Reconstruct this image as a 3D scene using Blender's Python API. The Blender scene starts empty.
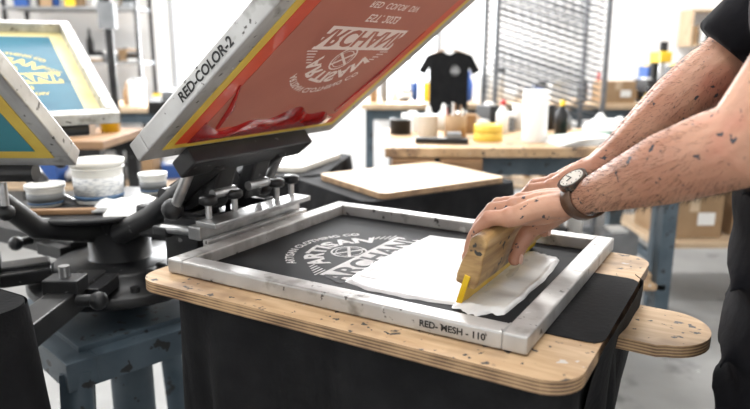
import bpy, bmesh, math, random
from mathutils import Vector, Matrix
random.seed(4)
sc=bpy.context.scene
# ------------------------------------------------------------------ materials
def mat(name,c1,c2=None,scale=8,rough=.5,metal=0,stretch=(1,1,1),bump=0,bscale=None,spots=None,sheen=0,sss=0,contrast=(.35,.65),coat=0,emit=0,detail=5,spec=.5):
    m=bpy.data.materials.new(name); m.use_nodes=True
    nt=m.node_tree; N=nt.nodes; L=nt.links
    b=N['Principled BSDF']
    b.inputs['Roughness'].default_value=rough; b.inputs['Metallic'].default_value=metal
    b.inputs['Base Color'].default_value=(*c1,1); b.inputs['Specular IOR Level'].default_value=spec
    if coat: b.inputs['Coat Weight'].default_value=coat
    if sheen: b.inputs['Sheen Weight'].default_value=sheen
    if sss:
        b.inputs['Subsurface Weight'].default_value=sss
        b.inputs['Subsurface Radius'].default_value=(1,.35,.2); b.inputs['Subsurface Scale'].default_value=.006
    if emit:
        b.inputs['Emission Color'].default_value=(*c1,1); b.inputs['Emission Strength'].default_value=emit
    tc=N.new('ShaderNodeTexCoord'); mp=N.new('ShaderNodeMapping'); mp.inputs['Scale'].default_value=stretch
    L.new(tc.outputs['Object'],mp.inputs['Vector'])
    col=None
    if c2:
        n=N.new('ShaderNodeTexNoise'); n.inputs['Scale'].default_value=scale; n.inputs['Detail'].default_value=detail
        L.new(mp.outputs[0],n.inputs['Vector'])
        r=N.new('ShaderNodeValToRGB'); r.color_ramp.elements[0].position=contrast[0]; r.color_ramp.elements[1].position=contrast[1]
        r.color_ramp.elements[0].color=(*c1,1); r.color_ramp.elements[1].color=(*c2,1)
        L.new(n.outputs['Fac'],r.inputs['Fac']); col=r.outputs['Color']
    for i,sp in enumerate(spots or []):
        scol,ssc,th=sp[:3]; soft=sp[3] if len(sp)>3 else .02
        mv=N.new('ShaderNodeMapping'); mv.inputs['Location'].default_value=(1.7*i,3.1*i,.5); L.new(tc.outputs['Object'],mv.inputs['Vector'])
        n=N.new('ShaderNodeTexNoise'); n.inputs['Scale'].default_value=ssc; n.inputs['Detail'].default_value=3
        L.new(mv.outputs[0],n.inputs['Vector'])
        r=N.new('ShaderNodeValToRGB'); r.color_ramp.elements[0].position=th; r.color_ramp.elements[1].position=th+soft
        L.new(n.outputs['Fac'],r.inputs['Fac'])
        mx=N.new('ShaderNodeMix'); mx.data_type='RGBA'
        L.new(r.outputs['Color'],mx.inputs[0])
        if col: L.new(col,mx.inputs[6])
        else: mx.inputs[6].default_value=(*c1,1)
        mx.inputs[7].default_value=(*scol,1); col=mx.outputs[2]
    if col: L.new(col,b.inputs['Base Color'])
    if bump:
        n=N.new('ShaderNodeTexNoise'); n.inputs['Scale'].default_value=bscale or scale*3; n.inputs['Detail'].default_value=6
        L.new(mp.outputs[0],n.inputs['Vector'])
        bp=N.new('ShaderNodeBump'); bp.inputs['Strength'].default_value=bump; bp.inputs['Distance'].default_value=.01
        L.new(n.outputs['Fac'],bp.inputs['Height']); L.new(bp.outputs[0],b.inputs['Normal'])
    return m
ALU=mat('worn_aluminium',(.56,.56,.55),(.40,.39,.38),scale=9,rough=.4,metal=.5,stretch=(1,3,1),bump=.05,spots=[((.26,.25,.23),24,.58,.12),((.10,.095,.09),60,.66,.04),((.75,.75,.74),30,.69,.05)])
ALU2=mat('brushed_steel',(.55,.55,.55),(.33,.33,.33),scale=30,rough=.33,metal=.8)
RACKM=mat('galvanised_wire',(.20,.21,.23),(.13,.14,.15),scale=30,rough=.45,metal=.5)
WOODT=mat('plywood_face',(.60,.42,.25),(.45,.29,.155),scale=5,stretch=(2,14,2),rough=.55,spots=[((.27,.17,.10),9,.53,.15),((.06,.05,.045),34,.652,.03),((.03,.03,.03),75,.66,.02),((.58,.54,.5),24,.68)],bump=.05)
PALE=mat('pale_plywood',(.60,.46,.31),(.50,.36,.23),scale=5,stretch=(2,10,2),rough=.5,spots=[((.30,.20,.12),8,.62,.15),((.06,.05,.05),26,.70)])
PALEW=mat('pale_laminate',(.66,.63,.57),(.58,.55,.49),scale=6,rough=.4)
def plyedge():
    m=mat('plywood_edge',(.5,.3,.15),rough=.6); nt=m.node_tree;N=nt.nodes;L=nt.links
    tc=[n for n in N if n.type=='TEX_COORD'][0]
    sp=N.new('ShaderNodeSeparateXYZ'); L.new(tc.outputs['Object'],sp.inputs[0])
    ma=N.new('ShaderNodeMath'); ma.operation='MULTIPLY'; ma.inputs[1].default_value=1400; L.new(sp.outputs[2],ma.inputs[0])
    si=N.new('ShaderNodeMath'); si.operation='SINE'; L.new(ma.outputs[0],si.inputs[0])
    n=N.new('ShaderNodeTexNoise'); n.inputs['Scale'].default_value=22; n.inputs['Detail'].default_value=4; L.new(tc.outputs['Object'],n.inputs['Vector'])
    ad=N.new('ShaderNodeMath'); ad.operation='MULTIPLY_ADD'; ad.inputs[1].default_value=.22; L.new(si.outputs[0],ad.inputs[0]); L.new(n.outputs['Fac'],ad.inputs[2])
    r=N.new('ShaderNodeValToRGB'); r.color_ramp.elements[0].position=.22;r.color_ramp.elements[1].position=.78
    r.color_ramp.elements[0].color=(.10,.055,.03,1); r.color_ramp.elements[1].color=(.52,.34,.185,1)
    L.new(ad.outputs[0],r.inputs['Fac']); L.new(r.outputs['Color'],N['Principled BSDF'].inputs['Base Color'])
    return m
PLYE=plyedge()
BLK=mat('black_cotton',(.007,.007,.008),(.012,.012,.013),scale=20,rough=.85,bump=.15,bscale=120,spec=.2)
SHIRT=mat('black_jersey',(.006,.006,.008),(.010,.010,.013),scale=9,rough=.9,bump=.2,bscale=40,spec=.15)
BMET=mat('black_steel',(.012,.012,.014),(.03,.03,.03),scale=12,rough=.38,metal=.2,spots=[((.16,.16,.16),50,.70)],spec=.4)
RUB=mat('black_plastic',(.012,.012,.013),rough=.4,spec=.4)
BLUEG=mat('blue_grey_paint',(.045,.07,.09),(.08,.11,.135),scale=10,rough=.5,spots=[((.02,.02,.02),30,.64)])
MESHD=mat('screen_mesh_over_black',(.010,.011,.013),(.017,.018,.020),scale=6,rough=.6,spec=.10)
WINK=mat('white_ink_wet',(.80,.80,.79),(.68,.68,.68),scale=30,rough=.28,stretch=(.2,1,1),bump=.35,bscale=40)
WINK2=mat('white_ink_thin',(.52,.52,.53),(.70,.70,.70),scale=16,stretch=(.15,1,1),rough=.35,bump=.25,bscale=60)
WPRINT=mat('white_print',(.80,.80,.80),(.62,.62,.62),scale=60,rough=.7)
DPRINT=mat('dark_print',(.012,.012,.014),rough=.6,spec=.2)
TXT=mat('black_lettering',(.01,.01,.01),rough=.6)
YEL=mat('yellow_urethane',(.85,.58,.01),(.72,.42,.01),scale=20,rough=.35,coat=.3)
SQW=mat('squeegee_wood',(.50,.32,.13),(.27,.15,.06),scale=7,stretch=(3,1,12),rough=.5,spots=[((.12,.07,.035),16,.56,.1),((.03,.028,.025),34,.64)],bump=.1)
SKIN=mat('skin',(.56,.31,.205),(.43,.21,.135),scale=14,rough=.5,sss=.12,bump=.12,bscale=140,spots=[((.50,.18,.12),9,.58,.2),((.045,.045,.055),85,.658,.03),((.04,.045,.06),48,.688,.02)])
SKINF=mat('skin_clean',(.56,.31,.205),(.43,.21,.135),scale=14,rough=.5,sss=.12,bump=.12,bscale=140)
NAIL=mat('nail',(.62,.38,.3),rough=.3)
LEA=mat('brown_leather',(.07,.035,.02),(.12,.06,.03),scale=40,rough=.5)
DIAL=mat('watch_dial',(.66,.63,.57),rough=.25,coat=.5)
CASE=mat('watch_case',(.12,.11,.10),rough=.2,metal=1)
HAIR=mat('dark_hair',(.03,.018,.01),(.06,.035,.02),scale=60,rough=.6)
DENIM=mat('dark_trousers',(.012,.013,.018),(.025,.027,.034),scale=30,rough=.9,spec=.2)
WHT=mat('white_plastic',(.80,.80,.78),rough=.35)
PAPER=mat('white_paper',(.80,.80,.78),rough=.8)
LABEL=mat('printed_label',(.42,.45,.50),(.70,.71,.72),scale=90,rough=.5,stretch=(1,1,4),contrast=(.42,.5),detail=1)
LBAND=mat('label_band_blue',(.06,.12,.22),rough=.5)
ROSE=mat('red_emulsion',(.52,.19,.135),(.44,.15,.105),scale=5,rough=.5,spec=.3)  # colour brightened in place of backlight passing through the emulsion
ORNG=mat('red_orange_tape',(.75,.085,.022),(.62,.05,.014),scale=10,rough=.35,coat=.2)
REDI=mat('red_wet_ink',(.46,.008,.005),(.30,.003,.003),scale=12,rough=.15,bump=.3,bscale=25,coat=.5)
YTAPE=mat('yellow_tape',(.80,.60,.09),(.68,.45,.06),scale=12,rough=.45)
PINK=mat('pale_pink_print',(.92,.78,.72),rough=.6)
BLUEM=mat('blue_emulsion',(.02,.11,.18),(.03,.15,.22),scale=6,rough=.5,spec=.3)
TEALM=mat('teal_ink',(.01,.22,.28),rough=.35)
CREAM=mat('cream_border',(.66,.60,.32),(.56,.48,.22),scale=8,rough=.5)
YLOGO=mat('yellow_print',(.72,.54,.14),rough=.6)
CARD=mat('cardboard',(.38,.25,.14),(.30,.19,.10),scale=7,rough=.8)
GREEN=mat('green_cutting_mat',(.01,.16,.09),rough=.6)
REDP=mat('red_plastic',(.45,.02,.015),rough=.4)
BLUEP=mat('blue_plastic',(.02,.08,.3),rough=.4)
GREYP=mat('grey_plastic',(.24,.25,.26),(.16,.17,.18),scale=8,rough=.5)
WALLM=mat('white_painted_wall',(.86,.86,.855),(.81,.81,.81),scale=2,rough=.85)
CEILM=mat('ceiling_white',(.8,.8,.8),rough=.9)
FLOORM=mat('concrete_floor',(.30,.30,.295),(.21,.21,.205),scale=2.2,rough=.5,bump=.05,bscale=20,spots=[((.13,.13,.13),5,.62,.1),((.5,.5,.5),30,.72)],detail=9)
FRAMEM=mat('window_frame_paint',(.3,.31,.32),rough=.5)
LAMPM=mat('lamp_diffuser',(1,1,1),emit=4)
BROWN=mat('brown_wood',(.22,.12,.06),(.31,.18,.09),scale=6,stretch=(2,10,2),rough=.5)
CLUT=[WHT,CARD,RUB,GREYP,REDP,YEL,WHT,PAPER,BMET,CARD,PAPER,BLUEP]
# ------------------------------------------------------------------ builder
def frame_of(d):
    d=d.normalized(); a=Vector((0,0,1)) if abs(d.z)<.9 else Vector((1,0,0))
    x=d.cross(a).normalized(); y=d.cross(x).normalized(); return x,y
class B:
    def __init__(s): s.bm=bmesh.new(); s.m=[]
    def mi(s,m):
        if m not in s.m: s.m.append(m)
        return s.m.index(m)
    def add(s,vs,fs,m,M=None,smooth=False):
        i=s.mi(m); bv=[s.bm.verts.new(M@Vector(v) if M is not None else v) for v in vs]
        for f in fs:
            try:
                F=s.bm.faces.new([bv[k] for k in f]); F.material_index=i; F.smooth=smooth
            except ValueError: pass
    def merge(s,t,m,M=None,smooth=False):
        t.verts.index_update()
        s.add([v.co.copy() for v in t.verts],[[v.index for v in f.verts] for f in t.faces],m,M,smooth); t.free()
    def box(s,c,size,m,rz=0,M=None,bev=.002,R=None):
        t=bmesh.new(); bmesh.ops.create_cube(t,size=1); bmesh.ops.scale(t,vec=size,verts=t.verts)
        b=min(bev,min(size)*.3)
        if b>0: bmesh.ops.bevel(t,geom=t.edges[:],offset=b,segments=2,affect='EDGES',profile=.6)
        X=Matrix.Translation(c)@(R if R is not None else Matrix.Rotation(rz,4,'Z'))
        if M is not None: X=M@X
        s.merge(t,m,X)
    def tube(s,pts,rad,m,n=16,M=None,caps=True):
        pts=[Vector(p) for p in pts]; k=len(pts)
        if not isinstance(rad,(list,tuple)): rad=[rad]*k
        vs=[];fs=[]; px=None
        for i,p in enumerate(pts):
            d=(pts[min(i+1,k-1)]-pts[max(i-1,0)])
            x,y=frame_of(d)
            if px is not None:
                x=(px-d.normalized()*px.dot(d.normalized())).normalized(); y=d.normalized().cross(x)
            px=x
            r=rad[i]; ra,rb=(r if isinstance(r,tuple) else (r,r))
            for j in range(n):
                a=2*math.pi*j/n; vs.append(p+x*math.cos(a)*ra+y*math.sin(a)*rb)
        for i in range(k-1):
            for j in range(n): fs.append((i*n+j,i*n+(j+1)%n,(i+1)*n+(j+1)%n,(i+1)*n+j))
        s.add(vs,fs,m,M,True)
        if caps:
            s.add(vs[:n],[tuple(range(n))[::-1]],m,M); s.add(vs[-n:],[tuple(range(n))],m,M)
    def cyl(s,p0,p1,r,m,r1=None,n=24,M=None): s.tube([p0,p1],[r,r if r1 is None else r1],m,n,M)
    def sph(s,c,r,m,M=None,n=16,R=None):
        t=bmesh.new(); bmesh.ops.create_uvsphere(t,u_segments=n*2,v_segments=n,radius=1)
        if not isinstance(r,(tuple,list)): r=(r,r,r)
        X=Matrix.Translation(c)@(R if R is not None else Matrix.Identity(4))@Matrix.Diagonal((*r,1))
        if M is not None: X=M@X
        s.merge(t,m,X,True)
    def lathe(s,prof,c,m,n=32,M=None):
        vs=[];fs=[];k=len(prof)
        for r,z in prof:
            for j in range(n):
                a=2*math.pi*j/n; vs.append((c[0]+r*math.cos(a),c[1]+r*math.sin(a),c[2]+z))
        for i in range(k-1):
            for j in range(n): fs.append((i*n+j,i*n+(j+1)%n,(i+1)*n+(j+1)%n,(i+1)*n+j))
        s.add(vs,fs,m,M,True)
    def prism(s,o,z0,z1,m,me=None,M=None):
        n=len(o); vs=[(x,y,z0) for x,y in o]+[(x,y,z1) for x,y in o]
        s.add(vs,[tuple(range(n))[::-1],tuple(range(n,2*n))],m,M)
        s.add(vs,[(i,(i+1)%n,n+(i+1)%n,n+i) for i in range(n)],me or m,M)
    def text(s,body,size,m,fn=None,M=None,bold=.012,align='CENTER'):
        cu=bpy.data.curves.new('t','FONT'); cu.body=body; cu.size=size; cu.align_x=align; cu.offset=bold*size; cu.resolution_u=3
        ob=bpy.data.objects.new('t',cu); sc.collection.objects.link(ob)
        dg=bpy.context.evaluated_depsgraph_get(); me=bpy.data.meshes.new_from_object(ob.evaluated_get(dg))
        vs=[v.co.copy() for v in me.vertices]
        if fn: vs=[Vector(fn(v)) for v in vs]
        s.add(vs,[tuple(p.vertices) for p in me.polygons],m,M)
        bpy.data.objects.remove(ob); bpy.data.meshes.remove(me); bpy.data.curves.remove(cu)
    def done(s,name,parent=None,loc=(0,0,0),rz=0,mods=(),M=None,norm=True):
        if norm: bmesh.ops.recalc_face_normals(s.bm,faces=s.bm.faces[:])
        me=bpy.data.meshes.new(name); s.bm.to_mesh(me); s.bm.free()
        for m in s.m: me.materials.append(m)
        ob=bpy.data.objects.new(name,me); sc.collection.objects.link(ob)
        ob.location=loc; ob.rotation_euler=(0,0,rz)
        if M is not None: ob.matrix_local=M
        if parent: ob.parent=parent
        for md in mods:
            q=ob.modifiers.new(md[0],md[0])
            for k,v in md[1].items(): setattr(q,k,v)
        return ob
def group(name,loc=(0,0,0),rz=0,M=None):
    e=bpy.data.objects.new(name,None); e.empty_display_size=.05; sc.collection.objects.link(e)
    e.location=loc; e.rotation_euler=(0,0,rz)
    if M is not None: e.matrix_world=M
    return e
def rr(x0,x1,y0,y1,r,n=6):
    o=[]
    for cx,cy,a0 in ((x1-r,y1-r,0),(x0+r,y1-r,90),(x0+r,y0+r,180),(x1-r,y0+r,270)):
        for k in range(n+1):
            a=math.radians(a0+90*k/n); o.append((cx+r*math.cos(a),cy+r*math.sin(a)))
    return o
CX,CY,RZ=.0485,1.0923,-.5362      # printing station axis
CEN=(CX,CY,0)
def PW(lx,ly,z): return Vector((CX+.8597*lx+.5108*ly,CY-.5108*lx+.8597*ly,z))
# ------------------------------------------------------------------ room
X0,X1,Y0,Y1,ZC=-3.6,3.8,-1.6,6.2,3.4
b=B(); b.box(((X0+X1)/2,(Y0+Y1)/2,-.05),(X1-X0+.2,Y1-Y0+.2,.1),FLOORM,bev=0); b.done('floor')
b=B(); b.box(((X0+X1)/2,(Y0+Y1)/2,ZC+.05),(X1-X0+.2,Y1-Y0+.2,.1),CEILM,bev=0); b.done('ceiling')
b=B(); b.box((X0-.05,(Y0+Y1)/2,ZC/2),(.1,Y1-Y0,ZC),WALLM,bev=0); b.done('wall_left')
b=B(); b.box((X1+.05,(Y0+Y1)/2,ZC/2),(.1,Y1-Y0,ZC),WALLM,bev=0); b.done('wall_right')
b=B(); b.box(((X0+X1)/2,Y0-.05,ZC/2),(X1-X0+.2,.1,ZC),WALLM,bev=0); b.done('wall_front')
wins=[(-1.9,-.85,.92,2.95),(.05,.62,.75,2.6)]
b=B(); xs=X0
for x0,x1,z0,z1 in wins:
    b.box(((xs+x0)/2,Y1+.05,ZC/2),(x0-xs,.1,ZC),WALLM,bev=0)
    b.box(((x0+x1)/2,Y1+.05,z0/2),(x1-x0,.1,z0),WALLM,bev=0)
    b.box(((x0+x1)/2,Y1+.05,(z1+ZC)/2),(x1-x0,.1,ZC-z1),WALLM,bev=0); xs=x1
b.box(((xs+X1)/2,Y1+.05,ZC/2),(X1-xs,.1,ZC),WALLM,bev=0); b.done('wall_back')
for i,(x0,x1,z0,z1) in enumerate(wins):
    b=B(); t=.05
    for x in (x0+t/2,x1-t/2,(x0+x1)/2): b.box((x,Y1+.03,(z0+z1)/2),(t if x!=(x0+x1)/2 else .03,.07,z1-z0),FRAMEM)
    for z in (z0+t/2,z1-t/2,z0+(z1-z0)*.55): b.box(((x0+x1)/2,Y1+.03,z),(x1-x0,.06,t),FRAMEM)
    b.box(((x0+x1)/2,Y1-.03,z0-.015),(x1-x0+.1,.14,.03),WALLM)
    b.done('window_%d'%(i+1))
b=B(); b.box(((X0+X1)/2,Y1-.01,.06),(X1-X0-.02,.02,.12),FRAMEM); b.done('baseboard_back')
for i,(x,y) in enumerate([(-1.6,2.2),(1.2,2.2),(-1.6,4.6),(1.2,4.6),(-.2,.5)]):
    b=B(); b.box((0,0,0),(1.3,.32,.05),GREYP); b.box((0,0,-.028),(1.24,.26,.012),LAMPM)
    b.done('ceiling_light',loc=(x,y,ZC-.03))
    l=bpy.data.lights.new('tube','AREA'); l.shape='RECTANGLE'; l.size=1.25; l.size_y=.28; l.energy=[31,30,88,108,27][i]; l.color=(1,.985,.965)
    o=bpy.data.objects.new('tube_lamp_%d'%i,l); o.location=(x,y,ZC-.09); sc.collection.objects.link(o)
def area(name,loc,target,sx,sy,e,col=(1,1,1)):
    l=bpy.data.lights.new(name,'AREA'); l.shape='RECTANGLE'; l.size=sx;l.size_y=sy;l.energy=e;l.color=col
    o=bpy.data.objects.new(name,l); o.location=loc; o.rotation_euler=(Vector(target)-Vector(loc)).to_track_quat('-Z','Y').to_euler(); sc.collection.objects.link(o)
area('window_daylight_a',(-1.4,6.05,2.0),(-.2,1,.9),.9,2.0,180,(.97,.985,1))
area('window_daylight_b',(.37,6.05,1.7),(.2,1,.9),.5,1.7,75,(.97,.985,1))
area('side_fill_light',(-3.4,2.2,2.3),(.2,1.1,.9),2.2,1.6,105,(.97,.985,1))  # added fill lamp on the left; that wall has no window
w=bpy.data.worlds.new('sky'); sc.world=w; w.use_nodes=True
w.node_tree.nodes['Background'].inputs[0].default_value=(.97,.985,1,1); w.node_tree.nodes['Background'].inputs[1].default_value=4.0
# ------------------------------------------------------------------ screen frame builder
def screen(name,M,L=.61,Wd=.508,bar=.032,th=.0235):
    g=group(name,M=M); b=B(); hx,hy=L/2,Wd/2
    for sx in (-1,1): b.box((sx*(hx-bar/2),0,th/2),(bar,Wd,th),ALU,bev=.003)
    for sy in (-1,1): b.box((0,sy*(hy-bar/2),th/2),(L-2*bar+.0005,bar,th),ALU,bev=.003)
    for sx in (-1,1):
        for sy in (-1,1): b.tube([(sx*(hx-bar),sy*(hy-bar),th-.0005),(sx*(hx-bar),sy*(hy-.003),th-.0003)],.0012,ALU2,8)
    b.done('aluminium_frame',g); return g
def bend(R): return lambda v:((R+v.y)*math.sin(v.x/R),(R+v.y)*math.cos(v.x/R),0)
def logo(b,M,s,mw,md,dz):
    b.text('ARTISAN CLOTHING CO',s*.17,mw,bend(s*1.04),M,.025)
    b.text('ARTISAN',s*.37,mw,bend(s*.63),M,.04)
    for sg in (-1,1):
        for k in range(5):
            y=s*(.12+.065*k); x=sg*s*(.98-.045*k)
            b.box((x,y,0),(s*(.24-.03*k),s*.022,.0001),mw,M=M,bev=0)
    for a in (.6,-.6):
        b.box((0,s*.30,0),(s*.50,s*.045,.0001),mw,M=M,bev=0,R=Matrix.Rotation(a,4,'Z'))
    for R0,R1 in ((.27,.24),(.20,.185)):
        ring=[];n=28
        for k in range(n):
            a=2*math.pi*k/n; ring+= [(s*R0*math.cos(a),s*.30+s*R0*math.sin(a),0),(s*R1*math.cos(a),s*.30+s*R1*math.sin(a),0)]
        b.add(ring,[(2*k,2*k+1,(2*k+3)%(2*n),(2*k+2)%(2*n)) for k in range(n)],mw,M)
    b.box((0,-s*.17,0),(s*2.1,s*.50,.0001),mw,M=M,bev=0)
    D=Matrix.Translation((0,0,dz))
    b.text('ARCHANK',s*.50,md,None,M@D@Matrix.Translation((0,-s*.345,0)),.03)
    b.text('EST. 2023',s*.22,mw,None,M@Matrix.Translation((0,-s*.70,0)),.02)
    b.text('RED  COLOR  DIV',s*.17,mw,None,M@Matrix.Translation((0,-s*.95,0)),.02)
LOC=Matrix.Translation(CEN)@Matrix.Rotation(RZ,4,'Z')
ZT=.9070
G=screen('screen_printing_frame',LOC@Matrix.Translation((0,0,ZT)))
b=B(); b.box((0,0,.0015),(.55,.448,.0006),MESHD,bev=0); b.done('mesh_fabric',G)
b=B(); Mx=Matrix(((0,-1,0,-.068),(1,0,0,-.010),(0,0,1,.0021),(0,0,0,1)))
logo(b,Mx,.125,WPRINT,DPRINT,.0003); b.done('printed_logo',G,norm=False)
b=B(); Mt=Matrix(((1,0,0,.207),(0,0,-1,-.2546),(0,1,0,.0075),(0,0,0,1)))
b.text('RED- MESH - 110',.0125,TXT,None,Mt,.03); b.done('lettering',G,norm=False)
def inksheet(x0,x1,y0,y1,z,hfun,m,name,jit,N=60,seed=1):
    rnd=random.Random(seed); ph=[rnd.uniform(0,6.28) for _ in range(8)]
    vs=[];fs=[]
    for i in range(N+1):
        for j in range(N+1):
            u=2*i/N-1; v=2*j/N-1
            q=max(abs(u),abs(v)); sq=1-(.10*(abs(u*v)**1.5))
            a=math.atan2(v,u)
            e=1+jit*q**3*(math.sin(3*a+ph[0])+.7*math.sin(7*a+ph[1])+.5*math.sin(13*a+ph[2])+.35*math.sin(23*a+ph[3]))
            x=(x0+x1)/2+(x1-x0)/2*u*sq*e; y=(y0+y1)/2+(y1-y0)/2*v*sq*e
            vs.append((x,y,z+hfun(u,v,q)))
    for i in range(N):
        for j in range(N):
            k=i*(N+1)+j; fs.append((k,k+N+1,k+N+2,k+1))
    b=B(); b.add(vs,fs,m,None,True); return b.done(name,G)
def h1(u,v,q): return -.0004 if q>.995 else .0005+.0016*math.exp(-((q-.93)/.04)**2)+.0003*math.sin(34*v+2*math.sin(3*u))
inksheet(-.035,.20,-.165,.175,.0024,h1,WINK2,'ink_film',.014,N=90,seed=3)
def h2(u,v,q): return -.0006 if q>.995 else .0012+.0028*math.exp(-((q-.86)/.09)**2)+.0014*math.sin(5*u+3*v)*math.sin(7*v)
inksheet(.165,.245,-.172,.155,.0030,h2,WINK,'ink_bead',.03,seed=8)
# ------------------------------------------------------------------ red lifted frame
phi=math.radians(38)
def lifted(p,ang,phi,L=.61):
    R=Matrix.Rotation(ang,4,'Z')@Matrix.Rotation(-phi,4,'Y')
    return Matrix.Translation(p)@R@Matrix.Translation((L/2,0,0))
WR_=.545
MR=lifted(PW(-.352,.018,1.087),RZ-.012,phi)
GR=screen('screen_printing_frame',MR,Wd=WR_,bar=.034,th=.034)
b=B()
b.box((0,0,-.0006),(.55,.485,.0012),YTAPE,bev=0)
b.box((0,0,-.0016),(.522,.452,.0008),ORNG,bev=0)
b.box((.012,0,-.0024),(.47,.39,.0008),ROSE,bev=0); b.done('emulsion_mesh',GR)
b=B()
Ml=Matrix(((0,-1,0,0),(1,0,0,0),(0,0,1,-.0031),(0,0,0,1)))
logo(b,Ml@Matrix.Translation((0.01,.0,0)),.115,PINK,ROSE,-.0003); b.done('stencil_logo',GR,norm=False)
b=B()
N=40;vs=[];fs=[]
for i in range(N+1):
    v=-1+2*i/N
    for j in range(9):
        u=j/8
        x=-.262+ (.055+.018*math.sin(4*v+1)+.01*math.sin(11*v))*u; y=.20*v
        vs.append((x,y,-.0026-.004*math.sin(math.pi*u)*(1-v**8)*(1+.3*math.sin(9*v))))
for i in range(N):
    for j in range(8): k=i*9+j; fs.append((k,k+9,k+10,k+1))
b.add(vs,fs,REDI,None,True)
for (x0,y0,x1,y1,r) in [(-.22,-.16,-.10,-.20,.004),(-.21,.18,.05,.195,.003)]:
    b.tube([(x0,y0,-.0025),((x0+x1)/2,(y0+y1)/2+.006,-.003),(x1,y1,-.0025)],[r,r*1.4,r*.4],REDI,10)
b.done('red_ink',GR)
b=B(); Mt=Matrix(((1,0,0,-.085),(0,0,-1,-WR_/2-.0006),(0,1,0,.010),(0,0,0,1)))
b.text('RED-COLOR-2',.022,TXT,None,Mt,.03); b.done('lettering',GR,norm=False)
a1=math.radians(124.7); ph1=math.radians(24)
w1=Vector((math.sin(a1),-math.cos(a1),0))
M1=lifted(Vector((-.665,1.705,1.085))-w1*.254,a1,ph1,L=.625)
G1=screen('screen_printing_frame',M1,L=.625,bar=.03,th=.03)
b=B(); b.box((0,0,.0006),(.57,.45,.0012),CREAM,bev=0); b.box((0,0,.0018),(.49,.37,.001),BLUEM,bev=0); b.done('emulsion_mesh',G1)
b=B(); logo(b,Matrix(((0,1,0,-.02),(-1,0,0,-.03),(0,0,1,.0026),(0,0,0,1))),.13,YLOGO,BLUEM,.0003); b.done('stencil_logo',G1,norm=False)
a2=math.radians(-91)
w2=Vector((-math.sin(a2),math.cos(a2),0))
M2=lifted(Vector((-.575,1.24,1.05))-w2*.254,a2,math.radians(40))
G2=screen('screen_printing_frame',M2,bar=.034,th=.034)
b=B(); b.box((0,0,-.0006),(.55,.45,.0012),YTAPE,bev=0); b.box((0,0,-.0016),(.50,.40,.0008),TEALM,bev=0); b.box((.02,0,-.0024),(.43,.33,.0008),BLUEM,bev=0); b.done('emulsion_mesh',G2)
# ------------------------------------------------------------------ platen + shirt
GP=group('plywood_platen',CEN,RZ)
b=B(); b.prism(rr(-.335,.374,-.30,.245,.045,8),.887,.905,WOODT,PLYE); b.done('board',GP,mods=[('BEVEL',dict(width=.0015,segments=2,limit_method='ANGLE'))])
b=B(); b.box((-.1,0,.868),(.55,.07,.036),BMET); b.box((.05,0,.88),(.07,.36,.014),BMET); b.done('support_bracket',GP)
b=B(); o=[(.28,-.045),(.425,-.05)]+[(.425+.062*math.cos(math.radians(t)),.025+.07*math.sin(math.radians(t))) for t in range(-80,81,10)]+[(.425,.095),(.28,.10)]
GS=group('wooden_sleeve_platen',CEN,RZ)
b.prism(o,.850,.868,WOODT,PLYE); b.done('board',GS,mods=[('BEVEL',dict(width=.0015,segments=2,limit_method='ANGLE'))])
b=B(); b.box((.16,.02,.843),(.4,.05,.012),BMET); b.done('support_bar',GS)
def resample(pl,n,closed):
    P=[Vector(p) for p in pl]
    if closed: P.append(P[0].copy())
    d=[0]
    for i in range(1,len(P)): d.append(d[-1]+(P[i]-P[i-1]).length)
    out=[];j=0
    for k in range(n):
        s=d[-1]*k/(n if closed else n-1)
        while j<len(P)-2 and d[j+1]<s: j+=1
        t=(s-d[j])/max(1e-9,d[j+1]-d[j]); out.append(P[j].lerp(P[j+1],min(t,1)))
    return out,d[-1]
def skirt(b,pl,z0,z1,m,closed=True,amp=.02,flare=.02,seed=0,n=300,K=24,side=1):
    """hanging cloth with gathered, wandering folds"""
    R=random.Random(seed); pts,Ln=resample(pl,n,closed)
    comps=[]
    for q in range(7):
        w_=[2,3,5,8,11,15,21][q]; comps.append((2*math.pi*max(1,round(w_*Ln/2.0))/Ln if closed else 2*math.pi*w_/2.0,R.uniform(0,6.28),[.30,.45,.6,.65,.5,.35,.2][q],R.uniform(-2.2,2.2)))
    vs=[];fs=[]
    for k in range(K+1):
        t=k/K
        for i,p in enumerate(pts):
            q=pts[(i+1)%n] if closed or i<n-1 else p; r=pts[i-1] if closed or i>0 else p
            tg=(q-r); tg=Vector((tg.x,tg.y)).normalized(); nr=Vector((tg.y,-tg.x))*side
            s=Ln*i/n; o=0
            for f,ph,am,dr in comps:
                sn=math.sin(f*s+ph+dr*t); o+=am*(sn-.35*(1-abs(sn)))
            o=amp*(t**.6)*o+flare*t+.004
            vs.append((p.x+nr.x*o,p.y+nr.y*o,z0-(z0-z1)*t-.02*t*math.sin(comps[1][0]*s+1)))
    for k in range(K):
        for i in range(n if closed else n-1):
            j=(i+1)%n; fs.append((k*n+i,k*n+j,(k+1)*n+j,(k+1)*n+i))
    b.add(vs,fs,m,None,True)
GT=group('black_tshirt',CEN,RZ)
b=B()
b.prism(rr(-.28,.376,-.175,.105,.02,3),.9052,.9066,BLK); b.done('loaded_top',GT)
b=B(); skirt(b,rr(-.285,.355,-.282,.10,.06)[::-1],.886,.46,BLK,True,.028,.01,3,side=-1); b.done('hanging_body',GT,norm=False)
b=B(); skirt(b,[(.376,-.185),(.378,-.05),(.378,.10),(.36,.13)],.9066,.60,BLK,False,.012,-.03,5,n=60); b.done('end_drape',GT,norm=False)
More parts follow.
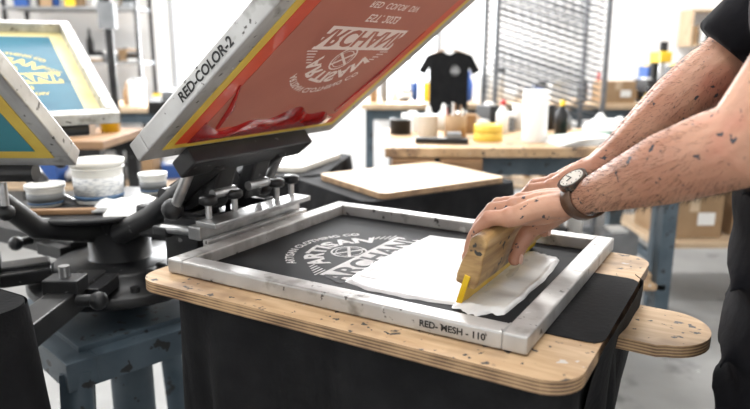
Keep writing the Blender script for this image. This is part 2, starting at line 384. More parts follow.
# ------------------------------------------------------------------ carousel press
HX,HY=-.60,1.475
GC=group('carousel_screen_press',(HX,HY,0),RZ)
b=B()
b.lathe([(0,.735),(.20,.735),(.205,.742),(.205,.756),(.20,.762),(.15,.764),(.15,.79),(.14,.796),(.075,.798),(.07,.80),(.07,.86),(.055,.865),(.05,.90),(0,.90)],(0,0,0),BMET,48)
for k in range(12):
    a=k*math.pi/6; b.cyl((.175*math.cos(a),.175*math.sin(a),.76),(.175*math.cos(a),.175*math.sin(a),.774),.011,BMET,n=6)
b.cyl((0,0,.55),(0,0,.74),.06,BMET); b.done('hub',GC)
b=B()
for k in range(6):
    A=Matrix.Rotation(k*math.pi/3,4,'Z')
    b.box((.36,0,.79),(.42,.055,.045),BMET,M=A,bev=.004)
    b.box((.20,0,.79),(.10,.11,.03),BMET,M=A,bev=.004)
    b.box((.27,0,.822),(.05,.07,.03),BMET,M=A,bev=.004); b.cyl((.27,0,.83),(.27,0,.86),.01,ALU2,M=A)
    b.cyl((.30,.035,.80),(.30,.065,.80),.012,RUB,M=A); b.sph((.30,.075,.80),.018,RUB,M=A,n=8)
b.done('platen_arms',GC)
b=B()
hx=.742-.35
b.box((hx+.02,0,1.075),(.05,.34,.035),BMET,bev=.004,R=Matrix.Rotation(-phi,4,'Y'))
for sy in (-1,1):
    b.tube([(hx+.02,sy*.09,1.07),(hx-.08,sy*.085,1.0),(hx-.2,sy*.06,.93),(.06,sy*.04,.87)],[.02,.021,.024,.026],BMET,12)
    b.cyl((hx-.01,sy*.13,1.05),(hx-.05,sy*.13,.985),.010,ALU2); b.sph((hx-.06,sy*.13,.975),.021,RUB,n=8)
    b.box((hx-.015,sy*.05,1.02),(.03,.05,.10),BMET,bev=.006,R=Matrix.Rotation(.4,4,'Y'))
    b.cyl((hx-.005,sy*.05+.03,1.0),(hx-.005,sy*.05-.03,1.0),.009,ALU2)
b.box((hx-.1,0,.99),(.10,.11,.07),BMET,bev=.01,R=Matrix.Rotation(-.5,4,'Y'))
b.box((hx-.17,-.02,.915),(.16,.09,.07),BMET,bev=.01)
b.cyl((hx-.13,-.09,.985),(hx-.13,.09,.985),.016,BMET)
b.box((hx-.06,-.10,.90),(.09,.03,.12),BMET,bev=.005)
b.box((hx-.06,.10,.90),(.09,.03,.12),BMET,bev=.005)
b.done('print_head',GC)
b=B()
cx=.742-.352
b.box((cx,.015,.937),(.032,.30,.026),ALU2,bev=.003); b.box((cx+.025,.015,.955),(.05,.29,.010),ALU2,bev=.002)
b.box((cx+.028,.015,.918),(.014,.30,.02),ALU,bev=.002)
for y in (-.10,-.03,.10,.15):
    b.cyl((cx+.005,y,.955),(cx+.005,y,.985),.006,ALU2)
    b.lathe([(0,0),(.012,0),(.017,.004),(.017,.014),(.012,.018),(0,.018)],(cx+.005,y,.985),RUB,16)
    b.cyl((cx-.02,y,.94),(cx+.0,y,.94),.008,BMET,n=6)
b.cyl((cx-.10,-.12,.93),(cx,-.12,.937),.009,ALU2); b.cyl((cx-.10,.12,.93),(cx,.12,.937),.009,ALU2)
b.box((cx-.08,0,.90),(.16,.10,.045),BMET,bev=.006); b.box((cx-.10,0,.925),(.04,.26,.02),BMET,bev=.004)
b.lathe([(0,0),(.006,0),(.006,.03),(.02,.035),(.023,.045),(.012,.055),(0,.055)],(cx-.07,.03,.925),RUB,16)
b.done('registration_clamp',GC)
b=B()
inv=Matrix.Rotation(-RZ,4,'Z')@Matrix.Translation((-HX,-HY,0))
def wpt(p): return inv@Vector(p)
for (h0,h1,mid) in [((-.74,1.68,1.075),(-1.03,1.46,1.075),(-.90,1.57,1.07)),((-.66,1.25,1.035),(-1.0,1.25,1.035),(-.80,1.25,1.03))]:
    b.tube([wpt(h0),wpt(h1)],.018,BMET,12)
    m=Vector(mid); hub=Vector((HX,HY,.88))
    b.tube([wpt(m),wpt(m.lerp(hub,.4)+Vector((0,0,-.07))),wpt(hub-Vector((0,0,.03)))],[.022,.024,.026],BMET,12)
    for t in (.2,.5,.8):
        p=Vector(h0).lerp(Vector(h1),t)+Vector((0,0,-.02)); b.cyl(wpt(p),wpt(p-Vector((0,0,.05))),.008,ALU2); b.sph(wpt(p-Vector((0,0,.06))),.017,RUB,n=8)
b.done('rear_print_heads',GC)
b=B()
b.lathe([(0,0),(.185,0),(.19,.004),(.19,.010),(.185,.012),(0,.012)],(0,0,.903),BMET,48,M=Matrix.Translation(wpt((-.66,1.53,0))))
b.done('ink_shelf',GC)
b=B(); A=Matrix.Rotation(-RZ+math.radians(45),4,'Z'); hw=.19
for sg in (-1,1):
    b.box((sg*hw,0,.64),(.06,2*hw+.06,.06),BLUEG,M=A); b.box((0,sg*hw,.64),(2*hw-.06,.06,.06),BLUEG,M=A)
    b.box((sg*(hw+.03),0,.18),(.04,2*hw+.1,.04),BLUEG,M=A); b.box((0,sg*(hw+.03),.18),(2*hw,.04,.04),BLUEG,M=A)
    for s2 in (-1,1):
        b.tube([A@Vector((sg*hw,s2*hw,.64)),A@Vector((sg*(hw+.06),s2*(hw+.06),.0))],.04,BLUEG,4)
b.box((0,0,.675),(.36,.36,.012),BLUEG,M=A); b.cyl((0,0,.3),(0,0,.70),.05,BLUEG)
b.done('steel_stand',GC)
def tub(x,y,z,r,h,lab=LABEL,body=WHT,lid='w',name='ink_tub'):
    b=B(); b.lathe([(0,0),(r*.9,0),(r*.93,.003),(r*.98,h*.86),(r*.98,h*.88)],(0,0,0),body)
    b.lathe([(r*.95,h*.20),(r*.963,h*.20),(r*.985,h*.62),(r*.965,h*.62)],(0,0,0),lab)
    b.lathe([(r*.94,h*.10),(r*.958,h*.10),(r*.966,h*.20),(r*.95,h*.20)],(0,0,0),LBAND)
    b.lathe([(r*.98,h*.80),(r*1.05,h*.80),(r*1.05,h*.83),(r*.98,h*.83)],(0,0,0),body)
    b.lathe([(r*.98,h*.87),(r*1.06,h*.87),(r*1.06,h),(r*.98,h),(r*.95,h*.97),(0,h*.97)],(0,0,0),RUB if lid=='k' else body)
    return b.done(name,loc=(x,y,z))
tub(-.665,1.54,.915,.058,.102); tub(-.775,1.50,.915,.042,.050,lab=GREYP); tub(-.57,1.645,.915,.034,.05,lab=GREYP)
b=B(); b.box((0,0,0),(.16,.022,.012),BROWN,bev=.004); b.box((.1,0,0),(.05,.03,.006),ALU2,bev=.002); b.done('ink_spatula',loc=(-.70,1.40,.9215),rz=.1)
def crumple(name,loc,sx,sy,h,m,seed=0,rz=0):
    R=random.Random(seed); N=14; vs=[];fs=[]; ph=[R.uniform(0,6.28) for _ in range(6)]
    for i in range(N+1):
        for j in range(N+1):
            u=2*i/N-1;v=2*j/N-1; r=1+.12*math.sin(3*math.atan2(v,u)+ph[0])
            z=h*(.25+.4*abs(math.sin(3*u+2*v+ph[1]))+.35*math.sin(4*v-2*u+ph[2])*math.cos(3*u))*max(0,1-max(abs(u),abs(v))**4)+.001
            vs.append((sx*u*r/2,sy*v*r/2,max(.001,z)))
    for i in range(N):
        for j in range(N): k=i*(N+1)+j; fs.append((k,k+N+1,k+N+2,k+1))
    b=B(); b.add(vs,fs,m,None,True); return b.done(name,loc=loc,rz=rz)
crumple('paper_towel',(-.555,1.46,.915),.15,.15,.03,PAPER,2,.4)
def covered(name,cx,cy,rz,L,W,zt,zb,seed):
    g=group(name,(cx,cy,0),rz); b=B()
    o=rr(-L/2,L/2,-W/2,W/2,.05)
    b.prism(o,zt-.02,zt,BLK); skirt(b,o[::-1],zt-.001,zb,BLK,True,.02,.02,seed,side=-1)
    b.done('draped_cloth',g,norm=False); return g
covered('black_tshirt',-.82,.86,math.radians(60),.46,.42,.885,.35,7)
covered('black_tshirt',.10,2.26,math.radians(33),.62,.50,.832,.45,8)
covered('black_tshirt',-.38,2.62,math.radians(80),.60,.46,.832,.45,9)
b=B(); b.prism(rr(-.255,.255,-.205,.205,.03),0,.018,PALE,PLYE); b.done('plywood_platen',loc=(.125,2.23,.834),rz=math.radians(33))
b=B(); b.prism(rr(-.2,.2,-.13,.13,.03),0,.018,PALEW,PALEW); b.done('plywood_platen',loc=(-.33,2.62,.834),rz=math.radians(70))
# ------------------------------------------------------------------ squeegee
GQ=group('screen_printing_squeegee',CEN,RZ)
t=math.radians(16)
def sq(n_,w_,ly): return (.172+n_*math.cos(t)+w_*math.sin(t),ly,.9125-n_*math.sin(t)+w_*math.cos(t))
def extr(prof,y0,y1,m,name,bev=.001):
    b=B(); n=len(prof); vs=[sq(a,c,y0) for a,c in prof]+[sq(a,c,y1) for a,c in prof]
    b.add(vs,[tuple(range(n)),tuple(range(n,2*n))[::-1]]+[(i,(i+1)%n,n+(i+1)%n,n+i) for i in range(n)],m)
    b.done(name,GQ,mods=[('BEVEL',dict(width=bev,segments=2,limit_method='ANGLE',angle_limit=.6))])
extr([(-.0045,.0),(.0045,.0),(.0045,.045),(-.0045,.045)],-.152,.19,YEL,'urethane_blade')
prof=[(-.015,.028),(.015,.028),(.017,.04),(.016,.06),(.0125,.078)]+[(.0135*math.cos(math.radians(a)),.094+.0135*math.sin(math.radians(a))) for a in range(0,181,20)]+[(-.0125,.078),(-.016,.06),(-.017,.04)]
extr(prof,-.15,.188,SQW,'wooden_handle',.003)
# ------------------------------------------------------------------ man
GM=group('man',CEN,RZ)
def chain(b,pts,rad,m):
    P=[Vector(p) for p in pts]
    Q=[];R_=[]
    for i in range(len(P)-1):
        p0=P[max(i-1,0)];p1=P[i];p2=P[i+1];p3=P[min(i+2,len(P)-1)]
        for k in range(4):
            s=k/4; Q.append(.5*((2*p1)+(p2-p0)*s+(2*p0-5*p1+4*p2-p3)*s*s+(3*p1-p0-3*p2+p3)*s**3)); R_.append(rad[i]*(1-s)+rad[i+1]*s)
    Q.append(P[-1]);R_.append(rad[-1])
    b.tube(Q,R_,m,18); b.sph(Q[0],R_[0],m,n=9); b.sph(Q[-1],R_[-1],m,n=9)
RM=lambda v,it=8:[('REMESH',dict(mode='VOXEL',voxel_size=v,use_smooth_shade=True)),('SMOOTH',dict(factor=.5,iterations=it))]
FR=[.0215,.0235,.032,.0425,.046,.045]; FT=[0,.15,.35,.62,.85,1]; FO=[.010,.010,.011,.013,.009,0]
def fint(L_,t):
    for i in range(5):
        if t<=FT[i+1]: return L_[i]+(L_[i+1]-L_[i])*(t-FT[i])/(FT[i+1]-FT[i])
    return L_[-1]
def hand_arm(name,wrist,mcps,fingers,thumb,elbow,shoulder,seed):
    b=B(); w=Vector(wrist)
    for i,(mc,fg) in enumerate(zip(mcps,fingers)):
        off=Vector((0,(mc[1]-w.y)*.35,0))
        chain(b,[w+off,(w+off).lerp(Vector(mc),.5)+Vector((0,0,.005)),mc],[.0185,.0165,.0135],SKIN)
        chain(b,[mc]+fg,[.0128,.0108,.0096,.0080],SKIN)
        b.sph(Vector(mc)+Vector((.0,0,.004)),.0132,SKIN,n=8); b.sph(Vector(fg[0])+Vector((-.001,0,.0015)),.0118,SKIN,n=8)
        b.tube([(w+off*1.2)+Vector((-.02,0,.012)),Vector(mc)+Vector((.004,0,.0145))],[.004,.0035],SKIN,8)
    for i in range(3):
        m2=(Vector(mcps[i])+Vector(mcps[i+1]))/2; chain(b,[w,w.lerp(m2,.5)-Vector((0,0,.006)),w.lerp(m2,.92)-Vector((0,0,.005))],[.019,.019,.014],SKIN)
    chain(b,thumb,[.018,.0195,.0135,.0116,.0095],SKIN)
    chain(b,[w,Vector(thumb[1]).lerp(Vector(mcps[3]),.5)],[.017,.016],SKIN)
    e=Vector(elbow); s=Vector(shoulder)
    f=lambda t:w.lerp(e,t)
    d=(e-w).normalized(); side=d.cross(Vector((0,0,1))).normalized(); up=side.cross(d)
    for sg in (-1,1):
        chain(b,[f(t)+side*sg*o for t,o in zip(FT,FO)],FR,SKIN)
    chain(b,[e-d*.02,e,e.lerp(s,.35),e.lerp(s,.75),s],[.044,.046,.05,.055,.058],SKIN)
    b.done(name,GM,mods=RM(.0023,3))
    R=random.Random(seed); hb=B(); vs=[];fs=[]
    for k in range(2600):
        tt=R.uniform(.10,1.0); a=R.uniform(0,2*math.pi); r=fint(FR,tt); o=fint(FO,tt)
        rad=side*math.cos(a)+up*math.sin(a)
        p=f(tt)+side*math.copysign(o,math.cos(a))*min(1,abs(math.cos(a))*2)+rad*(r-.0015)
        dr=(rad*.6-d*R.uniform(.3,1)+side*R.uniform(-.5,.5)+up*R.uniform(-.3,.3)).normalized()
        ln=R.uniform(.007,.015); x,y=frame_of(dr); i0=len(vs); q=.00026
        vs+=[p+x*q,p-x*.5*q+y*.8*q,p-x*.5*q-y*.8*q,p+dr*ln-Vector((0,0,.0015))]
        fs+=[(i0,i0+1,i0+3),(i0+1,i0+2,i0+3),(i0+2,i0,i0+3)]
    hb.add(vs,fs,HAIR); hb.done(name.split('_')[0]+'_forearm_hair',GM,norm=False)
def fing(y,dz=0,dx=0,spread=0):
    return [(.193+dx,y+spread*.4,1.035+dz),(.1705+dx,y+spread*.8,1.007+dz),(.1625+dx,y+spread,.974+dz)]
mL=[(.224,-.101,1.033),(.223,-.077,1.043),(.223,-.052,1.045),(.226,-.027,1.040)]
fL=[fing(-.105,-.006,.003),fing(-.0795,.001,-.001),fing(-.0535,.003,-.002),fing(-.028,.0,.0)]
WL=(.300,-.055,1.056); EL=(.505,-.17,1.168); SL=(.63,-.14,1.41)
hand_arm('left_arm_and_hand',WL,mL,fL,[(.285,-.045,1.045),(.256,-.030,1.022),(.232,-.026,1.000),(.2205,-.036,.975),(.2175,-.050,.957)],EL,SL,1)
mR=[(.224,.171,1.035),(.223,.147,1.045),(.223,.122,1.047),(.226,.097,1.042)]
fR=[fing(.173,-.006,.003),fing(.148,.001,-.001),fing(.1225,.003,-.002),fing(.098,0,0)]
WR=(.290,.130,1.078); ER=(.460,.19,1.25); SR=(.61,.21,1.43)
hand_arm('right_arm_and_hand',WR,mR,fR,[(.275,.118,1.062),(.250,.098,1.035),(.231,.088,1.008),(.2205,.090,.984),(.218,.098,.966)],ER,SR,2)
b=B()
b.sph((.2275,-.049,.959),(.003,.007,.008),NAIL,n=8); b.sph((.2275,.097,.968),(.003,.006,.008),NAIL,n=8)
for fg in fL+fR:
    b.sph(Vector(fg[2])+Vector((-.0072,0,.0)),(.002,.0055,.007),NAIL,n=8)
b.done('fingernails',GM)
b=B()
def ell(b,c,a,w,h,m): b.sph(c,(a,w,h),m,n=14)
for (lx,z,a,w,h) in [(.628,.80,.128,.185,.10),(.625,.90,.13,.185,.12),(.62,1.0,.128,.18,.12),(.615,1.08,.126,.17,.13),(.61,1.2,.128,.18,.13),(.61,1.32,.128,.19,.12),(.62,1.41,.085,.20,.07),(.61,1.46,.07,.11,.06)]:
    ell(b,(lx,.03,z),a,w,h,SHIRT)
for S,E,k,r in ((SL,EL,.35,.066),(SR,ER,.97,.066)):
    S=Vector(S);E=Vector(E); b.tube([S,S.lerp(E,k*.5),S.lerp(E,k)],[.074,.070,r+.006],SHIRT,20)
    b.sph(S,.075,SHIRT)
for k in range(5):
    z=.80+.10*k; b.tube([(.507,-.10,z-.03*math.sin(k)),(.502,.0,z+.02*math.cos(k*2.3)),(.505,.12,z+.05*math.sin(k*1.7))],[.006,.010,.006],SHIRT,8)
b.done('black_tshirt_body',GM,mods=RM(.008,8))
b=B()
for sy in (-.06,.12):
    chain(b,[(.635,sy,.90),(.63,sy,.5),(.66,sy-.0,.09)],[.10,.068,.055],DENIM)
ell(b,(.635,.03,.88),.11,.16,.10,DENIM); b.done('trousers',GM,mods=RM(.01,3))
b=B()
for sy in (-.06,.12):
    b.tube([(.71,sy,.05),(.66,sy,.055),(.58,sy,.045),(.50,sy,.035),(.465,sy,.03)],[(.035,.03),(.045,.045),(.045,.045),(.045,.034),(.03,.022)],RUB,20)
    b.box((.59,sy,.012),(.27,.092,.024),RUB,bev=.008)
b.done('shoes',GM)
b=B()
hc=Vector((.535,.03,1.64)); T=Matrix.Translation(hc)@Matrix.Rotation(math.radians(-38),4,'Y')
b.sph((0,0,.02),(.098,.076,.105),SKINF,M=T); b.sph((-.035,0,-.045),(.062,.058,.065),SKINF,M=T)
b.tube([T@Vector((-.09,0,.02)),T@Vector((-.112,0,-.012)),T@Vector((-.098,0,-.024))],[.009,.015,.012],SKINF,12)
b.sph((-.088,0,-.088),(.02,.024,.016),SKINF,M=T)
for s in (-1,1):
    b.sph((0,s*.078,.0),(.018,.008,.03),SKINF,M=T); b.sph((-.085,s*.033,.03),(.014,.022,.008),SKINF,M=T)
chain(b,[T@Vector((.02,0,-.06)),(.60,.03,1.50),(.615,.03,1.42)],[.055,.056,.065],SKINF)
b.done('head_and_neck',GM,mods=RM(.004,4))
b=B()
for s in (-1,1):
    b.sph((-.088,s*.032,.012),(.010,.0125,.009),WHT,M=T,n=8); b.sph((-.0955,s*.032,.012),(.004,.005,.005),HAIR,M=T,n=8)
    b.tube([T@Vector((-.097,s*.015,.036)),T@Vector((-.095,s*.035,.042)),T@Vector((-.083,s*.052,.034))],.0035,HAIR,8)
b.tube([T@Vector((-.096,-.024,-.055)),T@Vector((-.103,0,-.052)),T@Vector((-.096,.024,-.055))],[.003,.006,.003],mat('lips',(.5,.2,.17),rough=.5),10)
b.done('face_details',GM)
b=B(); b.sph((.022,0,.045),(.098,.083,.098),HAIR,M=T); b.sph((.05,0,.0),(.06,.075,.07),HAIR,M=T); b.done('hair',GM)
# watch
b=B(); w=Vector(WL); e=Vector(EL); d=(e-w).normalized(); c=w+d*.022
side=d.cross(Vector((0,0,1))).normalized(); up=side.cross(d).normalized()
n=40; W1=.0352;H1=.0268; vs=[];fs=[]
for k in range(n):
    a=2*math.pi*k/n
    for (rr_,o) in ((0,-.009),(.0022,-.009),(.0022,.009),(0,.009)):
        vs.append(c+d*o+side*math.cos(a)*(W1+rr_)+up*math.sin(a)*(H1+rr_))
for k in range(n):
    for j in range(4):
        fs.append((4*k+j,4*((k+1)%n)+j,4*((k+1)%n)+(j+1)%4,4*k+(j+1)%4))
b.add(vs,fs,LEA,None,True)
nd=(up*.80-Vector((0,1,0))*.55-d*.10).normalized()
cc=c+nd*.030
b.cyl(cc-nd*.003,cc+nd*.006,.0215,CASE,n=40); b.cyl(cc+nd*.006,cc+nd*.0072,.0165,DIAL,n=40)
x_,y_=frame_of(nd)
for k in range(12):
    a=k*math.pi/6; p=cc+nd*.0074+(x_*math.cos(a)+y_*math.sin(a))*.0138; b.sph(p,.0008,TXT,n=5)
b.tube([cc+nd*.0076,cc+nd*.0076+x_*.011],.0006,TXT,6); b.tube([cc+nd*.0076,cc+nd*.0076+y_*.008],.0007,TXT,6)
b.cyl(cc+x_*.0195,cc+x_*.025,.003,CASE,n=12)
b.done('wrist_watch',GM)
# ------------------------------------------------------------------ background furniture
def bench(name,x0,x1,y0,y1,zt,top,leg,shelf=None,drawers=0,th=.04):
    g=group(name); b=B(); b.box(((x0+x1)/2,(y0+y1)/2,zt-th/2),(x1-x0,y1-y0,th),top,bev=.004); b.done('table_top',g)
    b=B()
    for x in (x0+.06,x1-.06):
        for y in (y0+.06,y1-.06): b.box((x,y,(zt-th)/2),(.06,.06,zt-th),leg)
    for y in (y0+.06,y1-.06): b.box(((x0+x1)/2,y,zt-th-.04),(x1-x0-.18,.03,.08),leg)
    for x in (x0+.06,x1-.06): b.box((x,(y0+y1)/2,.25),(.04,y1-y0-.18,.04),leg)
    b.done('legs',g)
    if shelf is not None:
        b=B(); b.box(((x0+x1)/2,(y0+y1)/2,shelf),(x1-x0-.1,y1-y0-.06,.025),top); b.done('lower_shelf',g)
    if drawers:
        b=B(); wd=.17
        for k in range(drawers):
            x=x0+.03+wd/2+k*(wd+.02); b.box((x,y0+.15,zt-th-.07),(wd,.32,.13),BROWN); b.box((x,y0-.012,zt-th-.07),(wd*.94,.014,.115),BROWN); b.cyl((x,y0-.019,zt-th-.06),(x,y0-.045,zt-th-.06),.014,RUB)
        b.done('drawers',g)
    return g
bench('workbench',.04,1.28,2.58,3.3,.90,WOODT,BLUEG,shelf=.3,drawers=2)
bench('workbench',1.36,2.9,3.1,3.8,.90,PALE,BLUEG,shelf=.33)
bench('workbench',-.1,3.0,4.75,5.4,.92,PALE,BLUEG,shelf=.3)
bench('workbench',-3.4,-1.0,4.7,5.4,.90,PALE,BLUEG,shelf=.3)
bench('workbench',-2.9,-1.3,3.1,3.7,.86,BROWN,BMET)
b=B(); b.lathe([(.02,0),(.052,0),(.053,.003),(.053,.215),(.05,.218),(.02,.218),(.02,0)],(0,0,0),PAPER); b.lathe([(0,.216),(.018,.216),(.018,.19),(.02,.19)],(0,0,0),CARD,16); b.done('paper_towel_roll',loc=(.68,2.78,.90))
b=B()
for k in range(2): b.lathe([(.035,0),(.060,0),(.062,.003),(.062,.032),(.060,.034),(.035,.034),(.035,0)],(0,0,.036*k),YTAPE)
b.done('tape_rolls',loc=(.49,2.82,.90))
def can(x,y,z,r,h,m,name): 
    b=B(); b.lathe([(0,0),(r,0),(r,h*.93),(r*1.05,h*.94),(r*1.05,h),(r*.9,h),(r*.88,h*.9),(0,h*.9)],(0,0,0),m); return b.done(name,loc=(x,y,z))
b=B(); b.lathe([(0,.004),(.045,.004),(.045,.10),(.049,.10),(.049,0),(0,0)],(0,0,0),CARD)
for k in range(7):
    a=k*.9; b.cyl((.025*math.cos(a),.025*math.sin(a),.01),(.042*math.cos(a),.042*math.sin(a),.13+.012*(k%3)),.004,[RUB,BROWN,WHT,REDP][k%4],n=8)
b.done('brush_holder',loc=(.36,2.92,.90))
can(.24,2.95,.90,.045,.10,WHT,'ink_jar'); can(.44,3.10,.90,.04,.09,CARD,'ink_jar'); can(.12,3.06,.90,.05,.07,RUB,'ink_jar')
b=B(); b.box((0,0,.003),(.34,.26,.006),GREEN); b.done('cutting_mat',loc=(1.02,2.92,.90),rz=.3)
b=B()
for k in range(5): b.box((.01*k,.006*k,.004+.006*k),(.24,.17,.004),PAPER,rz=.1*k,bev=0)
b.done('paper_stack',loc=(.84,2.70,.90),rz=.2)
b=B(); b.box((0,0,.012),(.22,.05,.024),RUB,bev=.006); b.box((.05,0,.035),(.06,.04,.025),GREYP,bev=.006); b.done('tape_dispenser',loc=(.28,2.72,.90),rz=-.15)
crumple('cleaning_rag',(1.12,3.14,.906),.22,.2,.10,PAPER,5); crumple('cleaning_rag',(1.12,2.66,.90),.18,.12,.03,GREYP,6)
def bottle(x,y,z,m,cap,h=.16,r=.03):
    b=B(); b.lathe([(0,0),(r,0),(r,h*.6),(r*.4,h*.78),(r*.4,h*.85)],(0,0,0),m,20); b.lathe([(r*.45,h*.83),(r*.45,h*.95),(r*.15,h),(0,h)],(0,0,0),cap,20); b.done('squeeze_bottle',loc=(x,y,z))
bottle(.60,3.08,.90,WHT,REDP); bottle(1.45,3.5,.90,YEL,RUB,.2,.035); bottle(1.64,3.4,.90,WHT,RUB,.2,.035); bottle(.87,3.05,.90,RUB,YEL)
def clutter(name,x0,x1,y0,y1,z,n,seed,hmax=.22):
    """one joined heap of workshop supplies"""
    R=random.Random(seed); b=B(); xc=(x0+x1)/2;yc=(y0+y1)/2
    for k in range(n):
        x=x0+(x1-x0)*(k+.5)/n-xc; y=R.uniform(y0,y1)-yc; m=R.choice(CLUT); t=R.random(); s=(x1-x0)/n
        if t<.35:
            r=min(.055,s*.42)*R.uniform(.7,1); h=R.uniform(.08,hmax); b.lathe([(0,0),(r,0),(r,h*.85),(r*.98,h*.86)],(x,y,0),m,16); b.lathe([(r*1.04,h*.85),(r*1.04,h),(0,h)],(x,y,0),R.choice([RUB,WHT,m]),16)
        elif t<.6:
            h=R.uniform(.05,hmax); b.box((x,y,h/2),(s*R.uniform(.7,1.1),.16,h),m,rz=R.uniform(-.3,.3)); b.box((x,y,h+.006),(s*.5,.1,.012),R.choice(CLUT))
        elif t<.8:
            r=.03;h=R.uniform(min(.14,hmax*.8),hmax); b.lathe([(0,0),(r,0),(r,h*.6),(r*.4,h*.78),(r*.4,h*.9),(r*.15,h),(0,h)],(x,y,0),m,16)
        else:
            for q in range(4): b.box((x,y,.012+.022*q),(s*.9,.15,.02),R.choice([PAPER,CARD,BLK,GREYP]),rz=R.uniform(-.2,.2))
    return b.done(name,loc=(xc,yc,z))
clutter('workshop_supplies',-.05,1.0,4.85,5.2,.92,13,1,.26); clutter('workshop_supplies',1.0,1.6,4.9,5.2,.92,7,15,.2); clutter('workshop_supplies',1.6,2.9,4.9,5.2,.92,14,2,.28)
clutter('workshop_supplies',-3.2,-2.1,4.85,5.1,.90,10,3,.3); clutter('workshop_supplies',-1.9,-1.05,4.85,5.2,.90,9,4,.2)
clutter('workshop_supplies',-2.8,-2.2,3.2,3.5,.86,6,5,.2); clutter('workshop_supplies',1.75,2.8,3.55,3.7,.90,9,6,.14)
clutter('workshop_supplies',.15,.98,3.2,3.26,.90,11,12,.13)
clutter('workshop_supplies',.15,1.15,2.8,3.1,.3125,7,7,.3); clutter('workshop_supplies',.2,2.8,4.9,5.2,.3125,14,8,.4); clutter('workshop_supplies',-3.2,-1.2,4.9,5.2,.3125,12,9,.4)
GX=group('shelving_unit',(-2.55,5.85,0)); b=B()
for x in (-.55,.55):
    for y in (-.18,.18): b.box((x,y,1.05),(.03,.03,2.1),BMET)
for z in (.3,.75,1.2,1.65,2.08): b.box((0,0,z),(1.12,.40,.025),GREYP)
b.done('rack_frame',GX)
for i,z in enumerate((1.2125,1.6625)):
    o=clutter('stored_goods',-.5,.5,-.1,.1,z,10,20+i,.3); o.parent=GX
# hanging t-shirt
GH=group('hanging_tshirt',(.50,4.50,0),0)
h=[(.05,1.475),(.10,1.465),(.17,1.44),(.235,1.30),(.185,1.265),(.150,1.34),(.145,1.1),(.15,.87)]
h=[(x*.88,.84+(z-.87)*.74) for x,z in h]
out=[(x,z) for x,z in h]+[(-x,z) for x,z in h[::-1]]
b=B(); n=len(out)+1; out2=out+[(0,1.265)]
for sy in (-.025,.025): b.add([(x,sy*(1 if abs(x)<.16 else .5),z) for x,z in out2],[tuple(range(n))],BLK)
b.add([(x,-.025*(1 if abs(x)<.16 else .5),z) for x,z in out2]+[(x,.025*(1 if abs(x)<.16 else .5),z) for x,z in out2],[(i,(i+1)%n,n+(i+1)%n,n+i) for i in range(n)],BLK)
b.done('shirt',GH)
b=B(); logo(b,Matrix(((1,0,0,0.04),(0,0,-1,-.026),(0,1,0,1.16),(0,0,0,1))),.03,WPRINT,DPRINT,.0004); b.done('chest_logo',GH,norm=False)
b=B(); b.tube([(-.13,0,1.265),(0,0,1.31),(.13,0,1.265)],.006,BROWN,8); b.tube([(0,0,1.31),(0,0,1.36),(.02,0,1.385),(.0,0,1.40)],.003,ALU2,8); b.tube([(0,0,1.39),(.01,0,ZC)],.004,RUB,6); b.done('hanger_and_cord',GH)
# drying rack
GD=group('screen_drying_rack',(1.09,4.35,0),0); b=B()
for x in (-.34,.34):
    for y in (-.22,.22): b.box((x,y,1.15),(.028,.028,2.06),RACKM)
b.box((0,-.22,.15),(.7,.03,.03),RACKM); b.box((0,.22,.15),(.7,.03,.03),RACKM)
for x in (-.34,.34): b.box((x,0,.12),(.05,.5,.05),RACKM)
for x in (-.34,.34):
    for y in (-.22,.22): b.lathe([(0,0),(.03,0),(.03,.05),(0,.05)],(x,y,.0),RUB,12); b.cyl((x,y,.03),(x,y,.12),.01,RACKM)
b.done('uprights',GD)
b=B()
for k in range(36):
    z=.78+.038*k; tl=.30
    R_=Matrix.Translation((-.33,0,z+.20))@Matrix.Rotation(tl,4,'Y')
    for y in (-.2,.2): b.tube([R_@Vector((0,y,0)),R_@Vector((.68,y,0))],.0065,RACKM,6)
    for j in range(12): x=.02+.06*j; b.tube([R_@Vector((x,-.2,0)),R_@Vector((x,.2,0))],.0032,RACKM,5)
b.done('wire_shelves',GD)
GA=group('pneumatic_press_machine',(2.12,4.98,.92),0); b=B()
b.box((0,0,.03),(.26,.22,.06),GREYP,bev=.01); b.box((0,.06,.2),(.06,.06,.32),RUB,bev=.01); b.box((0,-.02,.33),(.09,.2,.08),YEL,bev=.012)
b.cyl((0,-.06,.14),(0,-.06,.30),.022,ALU2); b.cyl((0,-.06,.37),(0,-.06,.44),.03,RUB); b.box((0,-.06,.12),(.1,.08,.03),RUB,bev=.005); b.done('press_body',GA)
def cbox(x,y,z,sx,sy,sz,rz=0,m=CARD,name='cardboard_box'):
    b=B(); b.box((0,0,sz/2),(sx,sy,sz),m,bev=.003); b.box((0,0,sz+.0005),(sx*.98,.05,.001),PALE,bev=0); b.box((0,-sy/2-.0005,sz*.8),(.05,.001,sz*.35),PALE,bev=0)
    b.box((sx*.22,-sy/2-.001,sz*.45),(sx*.3,.001,sz*.3),PAPER,bev=0); b.done(name,loc=(x,y,z),rz=rz)
cbox(1.62,3.4,.345,.30,.34,.22,.05); cbox(2.0,3.42,.345,.28,.3,.28,-.04); cbox(2.4,3.4,.345,.3,.3,.2,.1); cbox(1.51,3.25,.90,.16,.14,.12,.2)
cbox(1.75,4.85,.92,.26,.16,.16,.1)
b=B(); b.box((0,0,0),(.5,.24,.02),PALE); b.box((0,0,.3),(.5,.24,.02),PALE); b.box((-.25,0,.15),(.02,.24,.32),PALE); b.box((.25,0,.15),(.02,.24,.32),PALE)
for k in range(6): b.box((-.2+.07*k,0,.09),(.04,.18,.16),[CARD,WHT,RUB,REDP,GREYP,PAPER][k])
b.done('wall_shelf',loc=(3.05,Y1-.13,1.35))
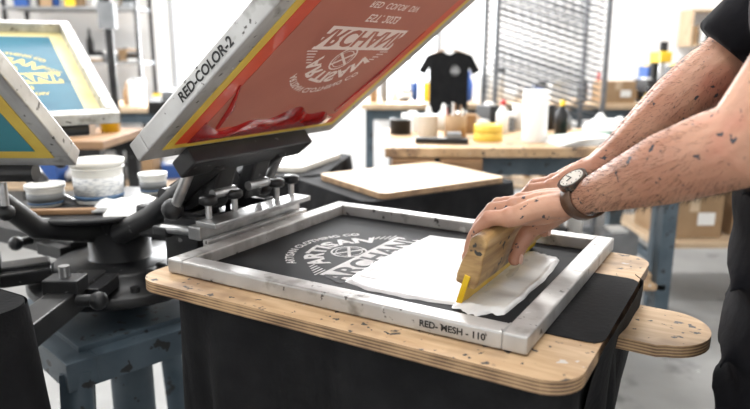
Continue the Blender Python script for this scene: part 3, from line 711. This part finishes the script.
b=B(); b.box((0,0,.16),(.34,.03,.32),PALE,bev=.004); b.box((.1,-.03,.11),(.26,.02,.22),CARD,bev=.004); b.box((0,.03,.01),(.36,.12,.02),PALE); b.done('plywood_offcuts',loc=(2.55,3.3,.90),rz=-.1)
b=B(); b.box((0,0,0),(.9,.025,.6),CARD,bev=.005)
R=random.Random(5)
for k in range(9): b.box((-.36+.09*k+R.uniform(-.02,.02),-.015,R.uniform(-.2,.2)),(.12,.002,.16),[PAPER,PAPER,YTAPE,PALE][k%4],bev=0)
b.done('pin_board',loc=(-2.95,Y1-.015,2.4))
GF=group('flash_dryer',(-1.05,3.9,0),.3); b=B()
b.box((0,0,.98),(.55,.5,.07),RUB,bev=.01); b.box((0,0,1.04),(.4,.35,.05),GREYP,bev=.01); b.cyl((.0,.3,.05),(0,.3,1.05),.03,BMET); b.box((0,.27,1.0),(.08,.1,.1),BMET); b.box((0,.3,.03),(.6,.06,.05),BMET); b.box((0,.1,.03),(.06,.5,.05),BMET); b.done('heater_head',GF)
GHp=group('heat_press',(-1.85,3.4,.86),.2); b=B()
b.box((0,0,.03),(.42,.5,.06),BMET,bev=.01); b.box((0,-.03,.10),(.4,.4,.04),GREYP,bev=.01); b.box((0,-.02,.24),(.4,.4,.06),RUB,bev=.02,R=Matrix.Rotation(.25,4,'X')); b.box((0,.2,.22),(.1,.08,.36),BMET,bev=.01)
b.tube([(-.15,-.1,.28),(-.15,-.3,.36),(.15,-.3,.36),(.15,-.1,.28)],.012,RUB,10); b.box((.0,.16,.42),(.16,.06,.1),GREYP,bev=.01); b.done('press_body',GHp)
can(-1.5,3.35,.86,.06,.14,WHT,'ink_jar'); can(-1.42,3.5,.86,.05,.1,YEL,'ink_jar')
b=B(); b.cyl((0,0,0),(0,0,ZC),.025,BMET); b.box((0,0,1.5),(.1,.06,.16),GREYP); b.box((0,0,.01),(.12,.12,.02),BMET); b.done('conduit_post',loc=(-1.66,4.2,0))
b=B(); b.lathe([(0,0),(.16,0),(.17,.01),(.17,.03),(.15,.045),(0,.045)],(0,0,.62),GREYP)
for k in range(4):
    a=k*math.pi/2+.4; b.cyl((.1*math.cos(a),.1*math.sin(a),.62),(.2*math.cos(a),.2*math.sin(a),0),.012,ALU2)
b.lathe([(.15,.22),(.16,.22),(.16,.235),(.15,.235),(.15,.22)],(0,0,0),ALU2); b.done('shop_stool',loc=(-.75,3.1,0))
# ------------------------------------------------------------------ camera
cam=bpy.data.cameras.new('camera'); co=bpy.data.objects.new('camera',cam); sc.collection.objects.link(co); sc.camera=co
co.location=(0,0,1.2559); co.rotation_euler=(math.pi/2-.2238,0,0)
cam.sensor_width=36; cam.lens=651.5/750*36; cam.clip_start=.02
cam.dof.use_dof=True; cam.dof.focus_distance=1.0; cam.dof.aperture_fstop=3.4
try:
    sc.view_settings.view_transform='Standard'; sc.view_settings.exposure=0
except Exception as ex: print(ex)
